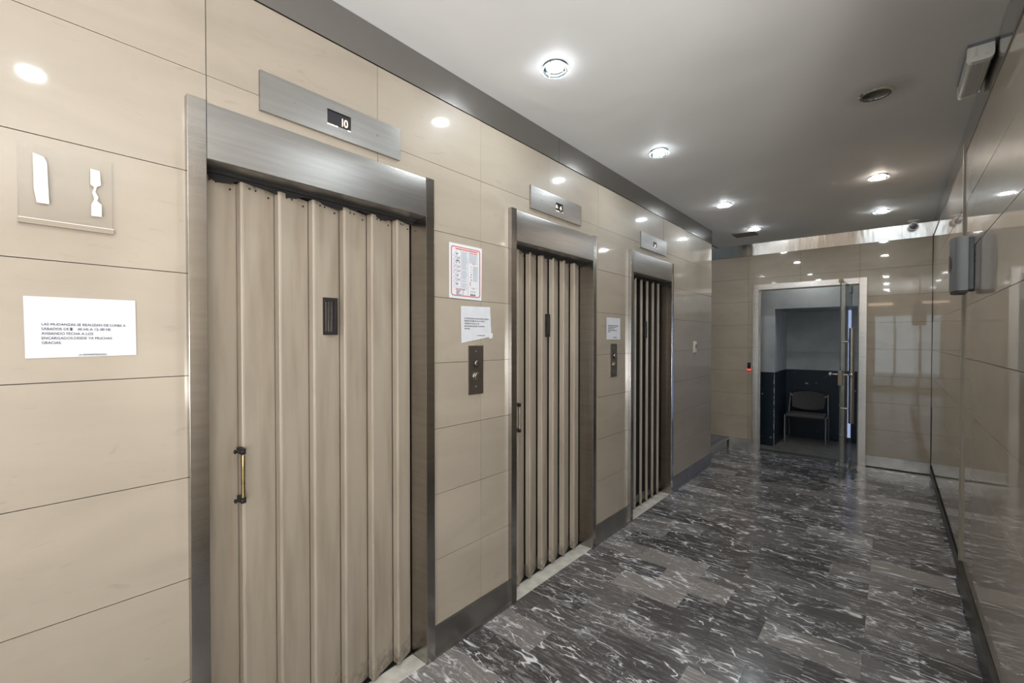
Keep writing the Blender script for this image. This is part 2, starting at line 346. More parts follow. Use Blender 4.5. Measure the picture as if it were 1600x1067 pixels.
def text_mb(txt, size, depth=.0004, align='LEFT', sx=1.0):
    cu = bpy.data.curves.new('t', 'FONT'); cu.body = txt; cu.size = size; cu.extrude = depth; cu.align_x = align; cu.resolution_u = 3
    o = bpy.data.objects.new('t', cu); C.objects.link(o); bpy.context.view_layer.update()
    me = bpy.data.meshes.new_from_object(o.evaluated_get(bpy.context.evaluated_depsgraph_get()))
    r = ([tuple(v.co) for v in me.vertices], [tuple(p.vertices) for p in me.polygons])
    bpy.data.objects.remove(o); bpy.data.curves.remove(cu); bpy.data.meshes.remove(me)
    return [(x * sx, y, z) for x, y, z in r[0]], r[1]
def wall_text(mb, txt, y, z, x, size, align='LEFT', sx=1.0, tilt=0.0):
    """letters on a wall that faces +X; reading direction +Y"""
    vs, fs = text_mb(txt, size, .0003, align, sx)
    mb.add([(x + c, y + a * math.cos(tilt) - b * math.sin(tilt), z + b * math.cos(tilt) + a * math.sin(tilt)) for a, b, c in vs], fs)

def cut(rect, holes):
    """rectangle (a0,a1,b0,b1) minus rectangles -> list of rectangles"""
    out = [rect]
    for h in holes:
        nxt = []
        for (a0, a1, b0, b1) in out:
            c0, c1, d0, d1 = max(a0, h[0]), min(a1, h[1]), max(b0, h[2]), min(b1, h[3])
            if c0 >= c1 or d0 >= d1: nxt.append((a0, a1, b0, b1)); continue
            if b0 < d0: nxt.append((a0, a1, b0, d0))
            if d1 < b1: nxt.append((a0, a1, d1, b1))
            if a0 < c0: nxt.append((a0, c0, d0, d1))
            if c1 < a1: nxt.append((c1, a1, d0, d1))
        out = nxt
    return out

# ------------------------------------------------------------------ elevator openings
DOORS = [dict(o0=.382, i0=.430, i1=1.250, o1=1.295), dict(o0=1.825, i0=1.868, i1=2.687, o1=2.730), dict(o0=3.265, i0=3.312, i1=4.120, o1=4.165)]
ZI, ZO = 1.975, 2.142          # opening and frame heights
XF = -1.551                    # face of the steel frames
TG = .0011                     # half joint

# ------------------------------------------------------------------ floor
FT = .0
fl = struct('floor', box_(-3.2, 4.2, -4.2, YB + .14, -.12, -.012), 'concrete')
def half_tile():
    b = MB().box(-.19445, .19445, -.0970, .0970, -.012, 0); return b
shared = {}
def put_tile(parent, x0, x1, y0, y1):
    key = (round(x1 - x0, 4), round(y1 - y0, 4))
    g = .00055
    if key not in shared:
        w2, h2 = (x1 - x0) / 2 - g, (y1 - y0) / 2 - g
        o = MB().box(-w2, w2, -h2, h2, -.012, 0).link('marble_tile', 'marble_dark', parent); shared[key] = o.data
    else:
        o = bpy.data.objects.new('marble_tile', shared[key]); C.objects.link(o); o.parent = parent
    o.location = ((x0 + x1) / 2, (y0 + y1) / 2, random.uniform(-.0002, .0002))
PX, PY = .3905, .1945
for r in range(-4, 27):
    y0 = 1.41 + PY * r; y1 = min(y0 + PY, YB + .02)
    if y1 - y0 < .03: continue
    off = -1.455 if r % 2 == 0 else -1.26
    k = -2
    while True:
        x0 = off + PX * k; x1 = x0 + PX; k += 1
        lo = -1.578 if y0 < YE - .05 else -1.69
        x0c, x1c = max(x0, lo), min(x1, XR + .002)
        if x0 > XR: break
        if x1c - x0c < .02: continue
        put_tile(fl, x0c, x1c, y0, y1)
# lobby floor behind the camera, same marble in one sheet
box_(-1.578, 4.2, -4.2, 1.41 - 4 * PY, -.012, 0).link('marble_paving', 'marble_dark', fl)
box_(XR + .002, 4.2, 1.41 - 4 * PY, .80, -.012, 0).link('marble_paving', 'marble_dark', fl)

# ------------------------------------------------------------------ ceiling
struct('ceiling', box_(-1.82, 4.2, -4.2, YB + .1, H, H + .1).box(-1.82, -1.80, YE - .2, YB + .1, H, 3.3), 'ceiling_paint')

# ------------------------------------------------------------------ tiled walls
ROWS = [(.133 + .3 * i, .433 + .3 * i) for i in range(8)]
def tiled_wall(parent, mat, plane, depth, axis, spans, holes, sign):
    """one 'tile' object per slab; plane = coordinate of the visible face; sign = direction the face looks"""
    for (s0, s1) in spans:
        for (z0, z1) in ROWS:
            rs = cut((s0 + TG, s1 - TG, z0 + TG, z1 - TG), holes)
            rs = [q for q in rs if q[1] - q[0] > .004 and q[3] - q[2] > .004]
            if not rs: continue
            j = random.uniform(-.0005, .0005); tl = random.uniform(-.0006, .0006); tz = random.uniform(-.0006, .0006)
            m = MB(); sc, zc = (s0 + s1) / 2, (z0 + z1) / 2
            for (a0, a1, b0, b1) in rs:
                vs = []
                for d in (0, depth):
                    for s_, z_ in ((a0, b0), (a1, b0), (a1, b1), (a0, b1)):
                        p = plane + sign * (j + tl * (s_ - sc) / .3 + tz * (z_ - zc) / .15 - .0006 if d == 0 else -depth)
                        vs.append((p, s_, z_) if axis == 0 else (s_, p, z_))
                m.add(vs, [(0, 1, 2, 3), (4, 7, 6, 5), (0, 4, 5, 1), (1, 5, 6, 2), (2, 6, 7, 3), (3, 7, 4, 0)])
            m.link('wall_tile', mat, parent)

# left wall: core with three shaft openings, tiles proud of it
holesL = [(d['i0'] - .02, d['i1'] + .02, -1, ZI + .02) for d in DOORS]
core = MB()
for (a0, a1, b0, b1) in cut((-4.2, YE - .008, 0, H), holesL): core.box(-1.80, XL - .009, a0, a1, b0, b1)
wl = struct('wall_left', core, 'grout')
spans = []; y = .437 - .5885 * 8
spans.append((-4.2, y))
while y < YE - .3:
    e = y + .5885
    if e > YE - .25: e = YE
    spans.append((y, e)); y = e
tile_holes = [(d['o0'] + .012, d['o1'] - .012, -1, ZO - .012) for d in DOORS]
tiled_wall(wl, 'tile_beige', XL, .009, 0, [s for s in spans if s[1] > -1.2], tile_holes, 1)
box_(XL - .009, XL, -4.2, spans[[s[1] > -1.2 for s in spans].index(True)][0] - TG, .133, 2.533).link('wall_cladding', 'tile_beige', wl)
# end face of the left wall towards the stair recess
tiled_wall(wl, 'tile_beige', YE, .008, 1, [(-1.80, XL - .001)], [], 1)

# end wall with the glass door
DX0, DX1, DI0, DI1, DZ0, DZ1 = -1.376, -.213, -1.306, -.282, 2.08, 2.148
coreb = MB()
for (a0, a1, b0, b1) in cut((-3.2, XR + .2, 0, H), [(DI0 - .02, DI1 + .02, -1, DZ0 + .02)]): coreb.box(a0, a1, YB + .009, YB + .13, b0, b1)
wb = struct('wall_back', coreb, 'grout')
sp = []; x = -1.43 - .5755 * 3
for i in range(6):
    a_, b_ = x + .5755 * i, x + .5755 * (i + 1)
    sp.append((a_, min(b_, XR - .001)))
sp[-1] = (sp[-1][0], XR - .001)
tiled_wall(wb, 'tile_end', YB, .009, 1, sp, [(DX0 + .01, DX1 - .01, -1, DZ1 - .01)], -1)

# right wall: polished beige slabs, mirror-like at this angle
YR0 = .80
wr = struct('wall_right', box_(XR + .009, XR + .2, YR0, YB + .13, 0, H), 'grout')
tiled_wall(wr, 'tile_right', XR, .009, 0, [(YR0, 1.90), (1.90, 3.735), (3.795, YB - .001)], [], -1)
# stopping strip between the two runs of slabs
ts = struct('trim_1', MB().box(XR - .006, XR + .009, 3.739, 3.752, .10, 2.60).box(XR - .009, XR + .009, 3.755, 3.790, .10, 2.60), 'strip_beige')
# the lobby behind the camera opens out to the right
struct('wall_lobby', box_(XR + .2, 4.2, YR0, YR0 + .15, 0, H).box(4.1, 4.2, -4.2, YR0, 0, H).box(XR, XR + .2, YR0 - .012, YR0, 0, H), 'lobby_wall')

# skirtings
sl = MB()
for a_, b_ in ((-4.2, .382), (1.295, 1.825), (2.730, 3.265), (4.165, YE)):
    sl.box(XL - .009, XL + .006, a_, b_ - .0005, .0, .1325); sl.box(XL, XL + .020, a_, b_ - .0005, 0, .014)
struct('baseboard_left', sl, 'steel_dark')
MBb = MB(); MBb.box(-1.655, DX0 - .001, YB - .007, YB + .009, .0, .1325); MBb.box(DX1 + .001, XR - .001, YB - .007, YB + .009, .012, .1325)
struct('baseboard_back', MBb, 'base_steel')
struct('baseboard_right', MB().box(XR - .020, XR + .009, YR0, 3.735, 0, .128).box(XR - .004, XR + .009, 3.795, YB - .008, 0, .10), 'base_dark')

# steel bands under the ceiling, in butted lengths
def band(name, parts, mat='steel_polished'):
    root = None
    for i, b in enumerate(parts):
        if root is None: root = struct(name, b, mat)
        else: b.link('steel_length', mat, root)
    return root
ys = [-4.2, -1.9, .45, 2.30, 4.02, YE]
band('trim_2', [box_(XL - .009, XL + .004, a_, b_ - .0015, 2.5345, H - .001) for a_, b_ in zip(ys, ys[1:])], 'steel_plate')
xs = [-3.2, -1.62, -.86, .08, XR - .001]
band('trim_3', [MB().prism([(YB - .004, 2.5345), (YB + .009, 2.5345), (YB + .009, H - .001), (YB - .024, H - .001)], 0, a_, b_ - .0015) for a_, b_ in zip(xs, xs[1:])], 'steel_end')
ys = [YR0, 2.9, 4.4, YB - .025]
band('trim_4', [box_(XR - .004, XR + .009, a_, b_ - .0015, 2.5345, H - .001) for a_, b_ in zip(ys, ys[1:])])

# stair recess on the left at the end of the corridor
struct('wall_recess', box_(-3.3, -3.2, YE - .1, YB + .13, 0, 3.3).box(-3.2, -1.80, YE - .1, YE, 0, 3.3).box(-3.2, -1.82, YB + .009, YB + .13, H, 3.3), 'room_grey')
struct('ceiling_recess', box_(-3.3, -1.72, YE - .1, YB + .13, 3.3, 3.4), 'ceiling_paint')
step = struct('step', MB().box(-3.2, -1.672, YE + .002, YB - .008, 0, .108).box(-3.2, -1.80, YE + .002, YB - .009, 0, .10), 'steel_dark')
MB().prism([(-3.2, .108), (-1.650, .108), (-1.643, .114), (-1.643, .126), (-1.650, .132), (-3.2, .132)], 1, YE + .002, YB - .0085).link('tread', 'step_stone', step)
MB().box(-1.70, -1.695, YE + .003, YB - .009, .1315, .1335).box(-1.725, -1.72, YE + .003, YB - .009, .1315, .1335).link('grip_strip', 'dark_metal', step)

# ------------------------------------------------------------------ street front of the lobby behind the camera
fr = MB()
for (a0, a1, b0, b1) in cut((-1.8, 4.2, 0, H), [(-.45, 2.6, .05, 2.12)]): fr.box(a0, a1, -4.3, -4.2, b0, b1)
struct('wall_front', fr, 'lobby_wall')
wn = struct('window_1', MB().box(-.45, 2.6, -4.27, -4.22, 2.06, 2.12).box(-.45, 2.6, -4.27, -4.22, .05, .12).box(-.45, -.40, -4.27, -4.22, .12, 2.06).box(2.55, 2.6, -4.27, -4.22, .12, 2.06), 'steel')
for x in (.05, .55, 1.3, 2.05): box_(x - .025, x + .025, -4.27, -4.22, .12, 2.06).link('mullion', 'steel', wn)
for (a_, b_) in ((-.40, .025), (.075, .525), (.575, 1.275), (1.325, 2.025), (2.075, 2.55)): box_(a_, b_, -4.25, -4.244, .12, 2.06).link('pane', 'pane_glass', wn)
struct('ground', box_(-12, 14, -16, -4.3, -.05, -.01), 'pavement')
st_ = thing('strip_light', (-.28, -4.17, 2.42), 'warm linear wall light high on the lobby street wall', 'lamp')
box_(-.56, .02, -4.2, -4.16, 2.38, 2.46).link('housing', 'white_plastic', st_)
box_(-.55, .01, -4.16, -4.145, 2.385, 2.455).link('diffuser', 'strip_glow', st_)

# ------------------------------------------------------------------ folding elevator doors
def elevator(i, D, label, lips, lastx, tiltx, xl=-1.634, win=None, handle=None):
    y0, y1 = D['i0'], D['i1']; yc = (y0 + y1) / 2
    t = thing('elevator_door', (XL, yc, 0), label, 'elevator door', 'folding elevator doors along the left wall')
    # frame: two stiles proud of the tiles, lintel between them, reveals behind
    box_(-1.70, XF, D['o0'], y0, 0, ZO + .006).link('frame_stile', 'steel', t, bevel=.0012)
    box_(-1.70, XF, y1, D['o1'], 0, ZO + .006).link('frame_stile', 'steel', t, bevel=.0012)
    MB().prism([(XL, ZO), (XF - .002, ZO), (XF - .001, ZO - .004), (XF + .0005, ZO - .08), (XF - .001, ZI + .003), (XF - .004, ZI), (-1.70, ZI), (-1.70, ZI + .018), (XL, ZI + .018)], 1, y0 + .0012, y1 - .0012, smooth=True).link('lintel', 'steel_long', t)
    box_(-1.66, XF - .012, y0 + .0005, y1 - .0005, -.011, .004).link('sill', 'marble_white', t, bevel=.001)
    # greasy head track with a ragged rubber seal
    tr = MB().box(-1.69, -1.628, y0 + .001, y1 - .001, ZI - .010, ZI)
    n = 46; pts = [(y0 + .001, ZI - .004)]
    for k in range(n + 1): pts.append((y0 + .001 + (y1 - y0 - .002) * k / n, ZI - .020 - .007 * math.sin(k * .55 + i) - random.uniform(0, .006)))
    pts.append((y1 - .001, ZI - .004)); tr.prism(pts, 0, -1.648, -1.640)
    tr.link('head_track', 'rubber', t)
    tf = MB().box(-1.69, -1.655, y0 + .001, y1 - .001, 0, .010); tf.link('floor_track', 'dark_metal', t)
    # leaves: each starts at a rounded proud lip and slopes back behind the next one
    L2 = lips + [None]; rd_ = .018 if i == 2 else .034
    for k, yl in enumerate(lips):
        last = k == len(lips) - 1
        ye = (lastx if last else lips[k + 1] + tiltx[1])
        xb = xl - tiltx[0] * (.75 if last else 1)
        top = ZI - .017 - random.uniform(0, .002); bot = .017
        o1 = [(xl - rd_, yl + .0006), (xl - .004, yl), (xl - .001, yl + .0015), (xl, yl + .004), (xl, yl + .010), (xl - .0012, yl + .013)]
        o2 = [(xb, ye - .004), (xb - .003, ye)]
        inn = [(xb - .006, ye - .001), (xb - .003, ye - .006), (xl - .0042, yl + .013), (xl - .0030, yl + .009), (xl - .0034, yl + .005), (xl - .006, yl + .003), (xl - rd_, yl + .003)]
        prof = o1 + o2 + inn
        m = MB(); m.prism(prof, 2, bot, top); s = m.link('leaf', 'door_paint', t)
        s.data.polygons.foreach_set('use_smooth', [False] * len(s.data.polygons))
        # rivets along the head of the leaf
        rv = MB()
        for q in (.25, .42, .8):
            yy = yl + (ye - yl) * q; xx = xl - .004 + (xb - xl + .004) * max(0, (yy - yl - .021)) / (ye - yl - .021)
            rv.lathe((xx - .001, yy, top - .014 - .01 * (q > .7)), (1, 0, 0), [(.0035, 0), (.0035, .002), (.002, .0035)], 8)
        rv.link('rivets', 'dark_metal', s, kind='stuff')
    # spy window: black frame, dark glass, two vertical guard bars
    if win:
        a0, a1 = win; z0, z1 = 1.457, 1.600; xw = xl - tiltx[0] * .55 + .004 if i < 2 else xl - .006
        wf = MB()
        for (p, q, r_, s_) in cut((a0, a1, z0, z1), [(a0 + .012, a1 - .012, z0 + .014, z1 - .014)]): wf.box(xw - .006, xw + .006, p, q, r_, s_)
        f = wf.link('spy_window', 'dark_metal', t, bevel=.001)
        box_(xw - .004, xw + .0005, a0 + .012, a1 - .012, z0 + .014, z1 - .014).link('pane', 'black_gloss', f)
        if a1 - a0 > .03:
            for q in (.42, .62):
                yy = a0 + (a1 - a0) * q; box_(xw + .001, xw + .004, yy - .0018, yy + .0018, z0 + .014, z1 - .014).link('guard_bar', 'steel', f)
    if handle:
        hy, z0, z1, mt = handle; hx = -1.602
        h = MB().lathe((hx, hy, z0 + .018), (0, 0, 1), [(.0035, 0), (.0065, .004), (.0058, .05), (.0062, (z1 - z0) / 2), (.0058, z1 - z0 - .09), (.0068, z1 - z0 - .042), (.0035, z1 - z0 - .036)], 14).link('handle', mt, t)
        for zz in (z0 + .012, z1 - .010):
            b = MB().box(xl - .004, hx + .006, hy - .007, hy + .007, zz - .009, zz + .009).lathe((hx + .002, hy - .004, zz), (1, 0, 0), [(.0065, 0), (.0055, .008), (.003, .010)], 10)
            b.tube((hx - .002, hy - .022, zz + .002), (hx - .002, hy, zz), .004, 10).lathe((hx - .002, hy - .026, zz + .002), (0, 1, 0), [(.004, 0), (.008, .004), (.004, .009)], 10)
            b.link('bracket', 'dark_metal', h)
    return t
E1 = elevator(0, DOORS[0], 'nearest and widest-looking folding elevator door of cream leaves in a steel frame', [.4315, .546, .666, .787, .910, 1.031, 1.155], 1.2455, (.038, .003), win=(.829, .890), handle=(.538, .905, 1.086, 'brass'))
E2 = elevator(1, DOORS[1], 'middle cream folding elevator door, fully closed, second steel frame from the camera', [1.8695, 1.974, 2.090, 2.210, 2.329, 2.448, 2.576], 2.679, (.038, -.006), win=(2.266, 2.312), handle=(1.955, .912, 1.080, 'bronze_plate'))
E3 = elevator(2, DOORS[2], 'farthest cream folding elevator door, its leaves partly folded with dark gaps between them', [3.410, 3.530, 3.650, 3.770, 3.893, 4.012], 4.066, (.042, -.062), win=(3.722, 3.760))
# small scars on the second and third
# shafts behind the doors
for D in DOORS:
    y0, y1 = D['i0'], D['i1']; third = D is DOORS[2]
    b = MB().box(-2.6, -1.80, y0 - .12, y0 - .10, 0, ZI + .3).box(-2.6, -1.80, y1 + .10, y1 + .12, 0, ZI + .3).box(-2.6, -1.80, y0 - .12, y1 + .12, ZI + .3, ZI + .32).box(-2.62, -2.6, y0 - .12, y1 + .12, 0, ZI + .3).box(-2.6, -1.80, y0 - .12, y1 + .12, -.02, .0)
    if third: b.box(-1.83, -1.801, y0 - .1, 3.950, .0, ZI).box(-1.83, -1.801, 4.012, y1 + .1, .0, ZI)
    else: b.box(-1.83, -1.801, y0 - .1, y1 + .1, 0, ZI)
    struct('wall_shaft', b, 'shaft_dark')
cb = thing('cabin_light', (-1.93, 4.17, .10), 'bright sliver of elevator cabin light seen through the gap of the farthest door', 'lamp')
box_(-2.02, -1.86, 4.165, 4.185, .08, 1.22).link('cabin_panel', 'marble_white', cb)
box_(-2.01, -1.87, 4.150, 4.165, .12, 1.18).link('tube', 'cabin_glow', cb)

# ------------------------------------------------------------------ floor indicators above the doors
def indicator(y0, y1, z0, z1, disp, label, glyphs, wide=False):
    t = thing('floor_indicator', (XL, (y0 + y1) / 2, z0), label, 'elevator display', 'floor indicators above the elevator doors')
    x0, x1 = XL, XL + .012; d0, d1, e0, e1 = disp
    m = MB()
    for (p, q, r_, s_) in cut((y0, y1, z0, z1), [disp]): m.box(x0, x1, p, q, r_, s_)
    m.link('face_plate', 'steel_long', t)
    box_(x0, x0 + .006, d0, d1, e0, e1).link('display', 'black_gloss', t)
    for yy in (y0 + (y1 - y0) * .2, y1 - (y1 - y0) * .2):
        MB().lathe((x1 - .001, yy, (z0 + z1) / 2 + .002), (1, 0, 0), [(.0045, 0), (.0045, .0016), (.0028, .0024)], 12).link('screw', 'steel_dark', t)
    glyphs(x0 + .0066, t)
    cp = MB(); random.seed(3)
    yy = d0
    while yy < d0 + (d1 - d0) * (.40 if wide else .42):
        w_ = random.uniform(.0022, .0042); cp.box(x0 + .0122, x0 + .0126, yy, yy + w_, e0 - .0035, e0 + random.uniform(.0, .0015)); yy += w_ + .0009
    yy = d1 - .013
    while yy < d1 - .002: cp.box(x0 + .0122, x0 + .0126, yy, yy + .0030, e0 - .0035, e0 + .001); yy += .0042
    cp.link('caption', 'caption_glow', t, kind='stuff')
def digit(txt, y, z, x, size, t, sx=1.0):
    m = MB(); wall_text(m, txt, y, z, x, size, sx=sx); m.link('digit', 'digit_glow', t)
def g1(x, t): digit('1', .8620, 2.2345, x, .041, t, .85); digit('0', .8760, 2.2345, x, .041, t, .85)
indicator(.583, 1.125, 2.184, 2.313, (.809, .902, 2.2245, 2.277), 'steel floor indicator plate with a wide dark display reading 10', g1, True)
def g2(x, t):
    digit('4', 2.305, 2.240, x, .038, t)
    MB().prism([(2.262, 2.246), (2.2725, 2.268), (2.283, 2.246), (2.2775, 2.246), (2.2725, 2.257), (2.2675, 2.246)], 0, x, x + .0006).link('arrow', 'digit_glow', t)
indicator(2.008, 2.549, 2.188, 2.318, (2.256, 2.334, 2.228, 2.276), 'steel floor indicator plate with an up arrow and the digit 4', g2)
def g3(x, t): digit('8', 3.760, 2.243, x, .034, t)
indicator(3.473, 4.015, 2.197, 2.326, (3.715, 3.792, 2.236, 2.284), 'steel floor indicator plate above the farthest elevator, one small lit digit', g3)

# ------------------------------------------------------------------ call panels
def call_panel(y0, y1, z0, z1, label, lit):
    t = thing('call_panel', (XL, (y0 + y1) / 2, z0), label, 'call panel', 'elevator call panels between the doors')
    yc = (y0 + y1) / 2; hh = z1 - z0
    box_(XL, XL + .006, y0, y1, z0, z1).link('face_plate', 'bronze_plate', t, bevel=.001)
    for k, f in enumerate((.635, .375)):
        b = MB().lathe((XL + .006, yc, z0 + hh * f), (1, 0, 0), [(.019, 0), (.019, .004), (.0155, .006), (.0155, .004)], 24).link('button_collar', 'dark_metal' if k == 0 else 'chrome', t)
        MB().lathe((XL + .008, yc, z0 + hh * f), (1, 0, 0), [(.0145, 0), (.0145, .005), (.012, .0085), (.006, .0095)], 24).link('push_button', 'steel' if k == 0 or not lit else 'brass', b)
    for f in (.88, .16): MB().lathe((XL + .006, yc, z0 + hh * f), (1, 0, 0), [(.004, 0), (.004, .0012), (.002, .002)], 10).link('screw', 'chrome', t)
call_panel(1.523, 1.626, 1.169, 1.410, 'bronze call panel with two round buttons between the first and second elevators', False)
call_panel(2.968, 3.070, 1.164, 1.410, 'bronze call panel with two buttons between the second and farthest elevators', True)

# ------------------------------------------------------------------ papers
def sheet(name, corners, mat, parent=None, label=None, cat=None, group=None, curl=.003, nx=8, nz=6, th=.0006, x=XL + .0012, seed=1):
    """corners (y,z): TL TR BR BL"""
    rnd = random.Random(seed); tl, tr, br, bl = corners; m = MB(); vs = []
    for s_ in (0, 1):
        for j in range(nz + 1):
            for i in range(nx + 1):
                u, v = i / nx, j / nz
                y = (tl[0] * (1 - u) + tr[0] * u) * (1 - v) + (bl[0] * (1 - u) + br[0] * u) * v
                z = (tl[1] * (1 - u) + tr[1] * u) * (1 - v) + (bl[1] * (1 - u) + br[1] * u) * v
                dx = curl * (.35 * math.sin(u * 9 + seed) * math.cos(v * 7 + seed) ** 2 + .5 * rnd.random() * .4 + (abs(u - .5) * 2) ** 6 * .4) if s_ == 0 else 0
                if s_ == 1: dx = vs[j * (nx + 1) + i][0] - x - th
                vs.append((x + abs(dx) + th if s_ == 0 else x + max(0, dx), y, z))
    n = (nx + 1) * (nz + 1); fs = []
    for j in range(nz):
        for i in range(nx):
            a = j * (nx + 1) + i; fs.append((a, a + 1, a + nx + 2, a + nx + 1)); fs.append((n + a, n + a + nx + 1, n + a + nx + 2, n + a + 1))
    for i in range(nx): fs.append((i, n + i, n + i + 1, i + 1)); a = nz * (nx + 1) + i; fs.append((a, a + 1, n + a + 1, n + a))
    for j in range(nz): a = j * (nx + 1); fs.append((a, a + nx + 1, n + a + nx + 1, n + a)); a += nx; fs.append((a, n + a, n + a + nx + 1, a + nx + 1))
    m.add(vs, fs, True)
    org = (XL, (tl[0] + br[0]) / 2, bl[1]) if parent is None else None
    return m.link(name, mat, parent, origin=org, label=label, cat=cat, group=group)
LINES = ['LAS MUDANZAS SE REALIZAN DE LUNES A', 'SÁBADOS DE 0\u2588 00 HS A 12: 00 HS', 'AVISANDO FECHA A LOS', 'ENCARGADOS.DESDE YA MUCHAS', 'GRACIAS.']
LINES[1] = 'SÁBADOS DE 0    00 HS A 12: 00 HS'
def lettering(parent, y0, ztop, dz, size, foot, sx, tilt=0, x=XL + .0034):
    m = MB()
    for k, l in enumerate(LINES): wall_text(m, l, y0, ztop - dz * k, x, size, sx=sx, tilt=tilt)
    m.box(x, x + .0004, *foot[3], ztop - dz - size * .08, ztop - dz + size * .75)
    wall_text(m, 'LA ADMINISTRACIÓN.', foot[0], foot[1], x, foot[2], sx=sx)
    m.link('lettering', 'ink', parent, kind='stuff')
n1 = sheet('notice', [(.059, 1.543), (.2655, 1.545), (.267, 1.397), (.0612, 1.3935)], 'paper', None, 'widest white notice sheet on the wall left of the nearest elevator door', 'notice', 'printed moving notices taped to the wall', nx=12, nz=8, seed=4)
lettering(n1, .0880, 1.4735, .0113, .0088, (.153, 1.3985, .0058, (.1382, .1420)), .93)
n2 = sheet('notice', [(1.473, 1.601), (1.679, 1.606), (1.688, 1.455), (1.477, 1.423)], 'paper', None, 'wrinkled square notice with a folded corner, under the red-bordered poster', 'notice', 'printed moving notices taped to the wall', seed=2)
n2.data.materials[0] = MAT['paper']
lettering(n2, 1.497, 1.540, .0125, .0092, (1.583, 1.458, .006, (1.5575, 1.562)), .98)
sheet('folded_corner', [(1.664, 1.468), (1.696, 1.473), (1.692, 1.447), (1.667, 1.444)], 'paper', n2, x=XL + .005, nx=2, nz=2)
n3 = sheet('notice', [(2.909, 1.602), (3.121, 1.602), (3.124, 1.442), (2.911, 1.440)], 'paper', None, 'small-looking notice above the farther call panel', 'notice', 'printed moving notices taped to the wall', seed=6)
lettering(n3, 2.932, 1.541, .0117, .0088, (3.01, 1.455, .006, (2.993, 2.9975)), .98)

# red bordered safety poster with columns of pictograms and small print
P0, P1, Q0, Q1 = 1.4005, 1.620, 1.636, 1.895
ps = sheet('safety_poster', [(P0, Q1), (P1, Q1 + .001), (P1 - .004, Q0 - .002), (P0, Q0)], 'paper_white', None, 'white safety poster with rounded red border beside the nearest elevator door', 'poster', curl=.001, seed=9)
X0 = XL + .0030
def rounded(y0, y1, z0, z1, r, n=6):
    pts = []
    for cy, cz, a0 in ((y1 - r, z1 - r, 0), (y0 + r, z1 - r, 90), (y0 + r, z0 + r, 180), (y1 - r, z0 + r, 270)):
        for k in range(n + 1):
            a = R(a0 + 90 * k / n); pts.append((cy + r * math.cos(a), cz + r * math.sin(a)))
    return pts
def ring(m, outer, inner, x0, x1):
    n = len(outer); vs = [(x, *p) for x in (x0, x1) for p in outer + inner]
    fs = []
    for i in range(n):
        j = (i + 1) % n; fs += [(i, j, n + j, n + i), (2 * n + i, 2 * n + n + i, 2 * n + n + j, 2 * n + j), (i, 2 * n + i, 2 * n + j, j), (n + i, n + j, 3 * n + j, 3 * n + i)]
    m.add(vs, fs)
m = MB(); ring(m, rounded(P0 + .012, P1 - .014, Q0 + .012, Q1 - .013, .014), rounded(P0 + .0165, P1 - .0185, Q0 + .0155, Q1 - .0165, .011), X0, X0 + .0004); m.link('red_border', 'ink_red', ps)
ink, red, gry, pnk = MB(), MB(), MB(), MB(); rp = random.Random(11)
def dash(mb, y0, y1, z, h, x=X0, wl=(.006, .016)):
    y = y0
    while y < y1 - .002:
        w_ = min(rp.uniform(*wl), y1 - y); mb.box(x, x + .0004, y, y + w_, z - h / 2, z + h / 2); y += w_ + .0016
dash(red, P0 + .040, P1 - .034, Q1 - .0245, .0048); dash(red, P0 + .131, P1 - .034, Q1 - .0345, .0035, wl=(.004, .01))
for yy, zz0, zz1 in ((P0 + .075, Q0 + .052, Q1 - .030), (P0 + .1215, Q0 + .016, Q1 - .028), (P0 + .044, Q0 + .062, Q1 - .034)): gry.box(X0, X0 + .0004, yy - .0006, yy + .0006, zz0, zz1)
gry.box(X0, X0 + .0004, P0 + .024, P0 + .1215, Q0 + .0485, Q0 + .0497); gry.box(X0, X0 + .0004, P0 + .1215, P1 - .026, Q0 + .058, Q0 + .0588); gry.box(X0, X0 + .0004, P0 + .1215, P1 - .026, Q1 - .082, Q1 - .081)
for k in range(38):
    z = Q1 - .034 - k * .0046
    if rp.random() < .88: dash(gry, P0 + .080, P0 + .1215 - rp.uniform(.003, .012), z, .0017)
for k in range(9): dash(gry, P0 + .129, P1 - .030 - rp.uniform(0, .012), Q1 - .043 - k * .0043, .0015)
for k in range(6):
    z = Q1 - .098 - k * .0125; dash(gry, P0 + .156, P1 - .028, z, .0016); dash(gry, P0 + .156, P1 - .030, z - .004, .0016); dash(gry, P0 + .156, P1 - .034, z - .008, .0016)
    (pnk if k < 3 else ink).lathe((X0, P0 + .142 + rp.uniform(-.003, .003), z - .003), (1, 0, 0), [(.0032, 0), (.0032, .0004)], 8)
pnk.lathe((X0, P0 + .160, Q1 - .083), (1, 0, 0), [(.006, 0), (.006, .0005)], 12)
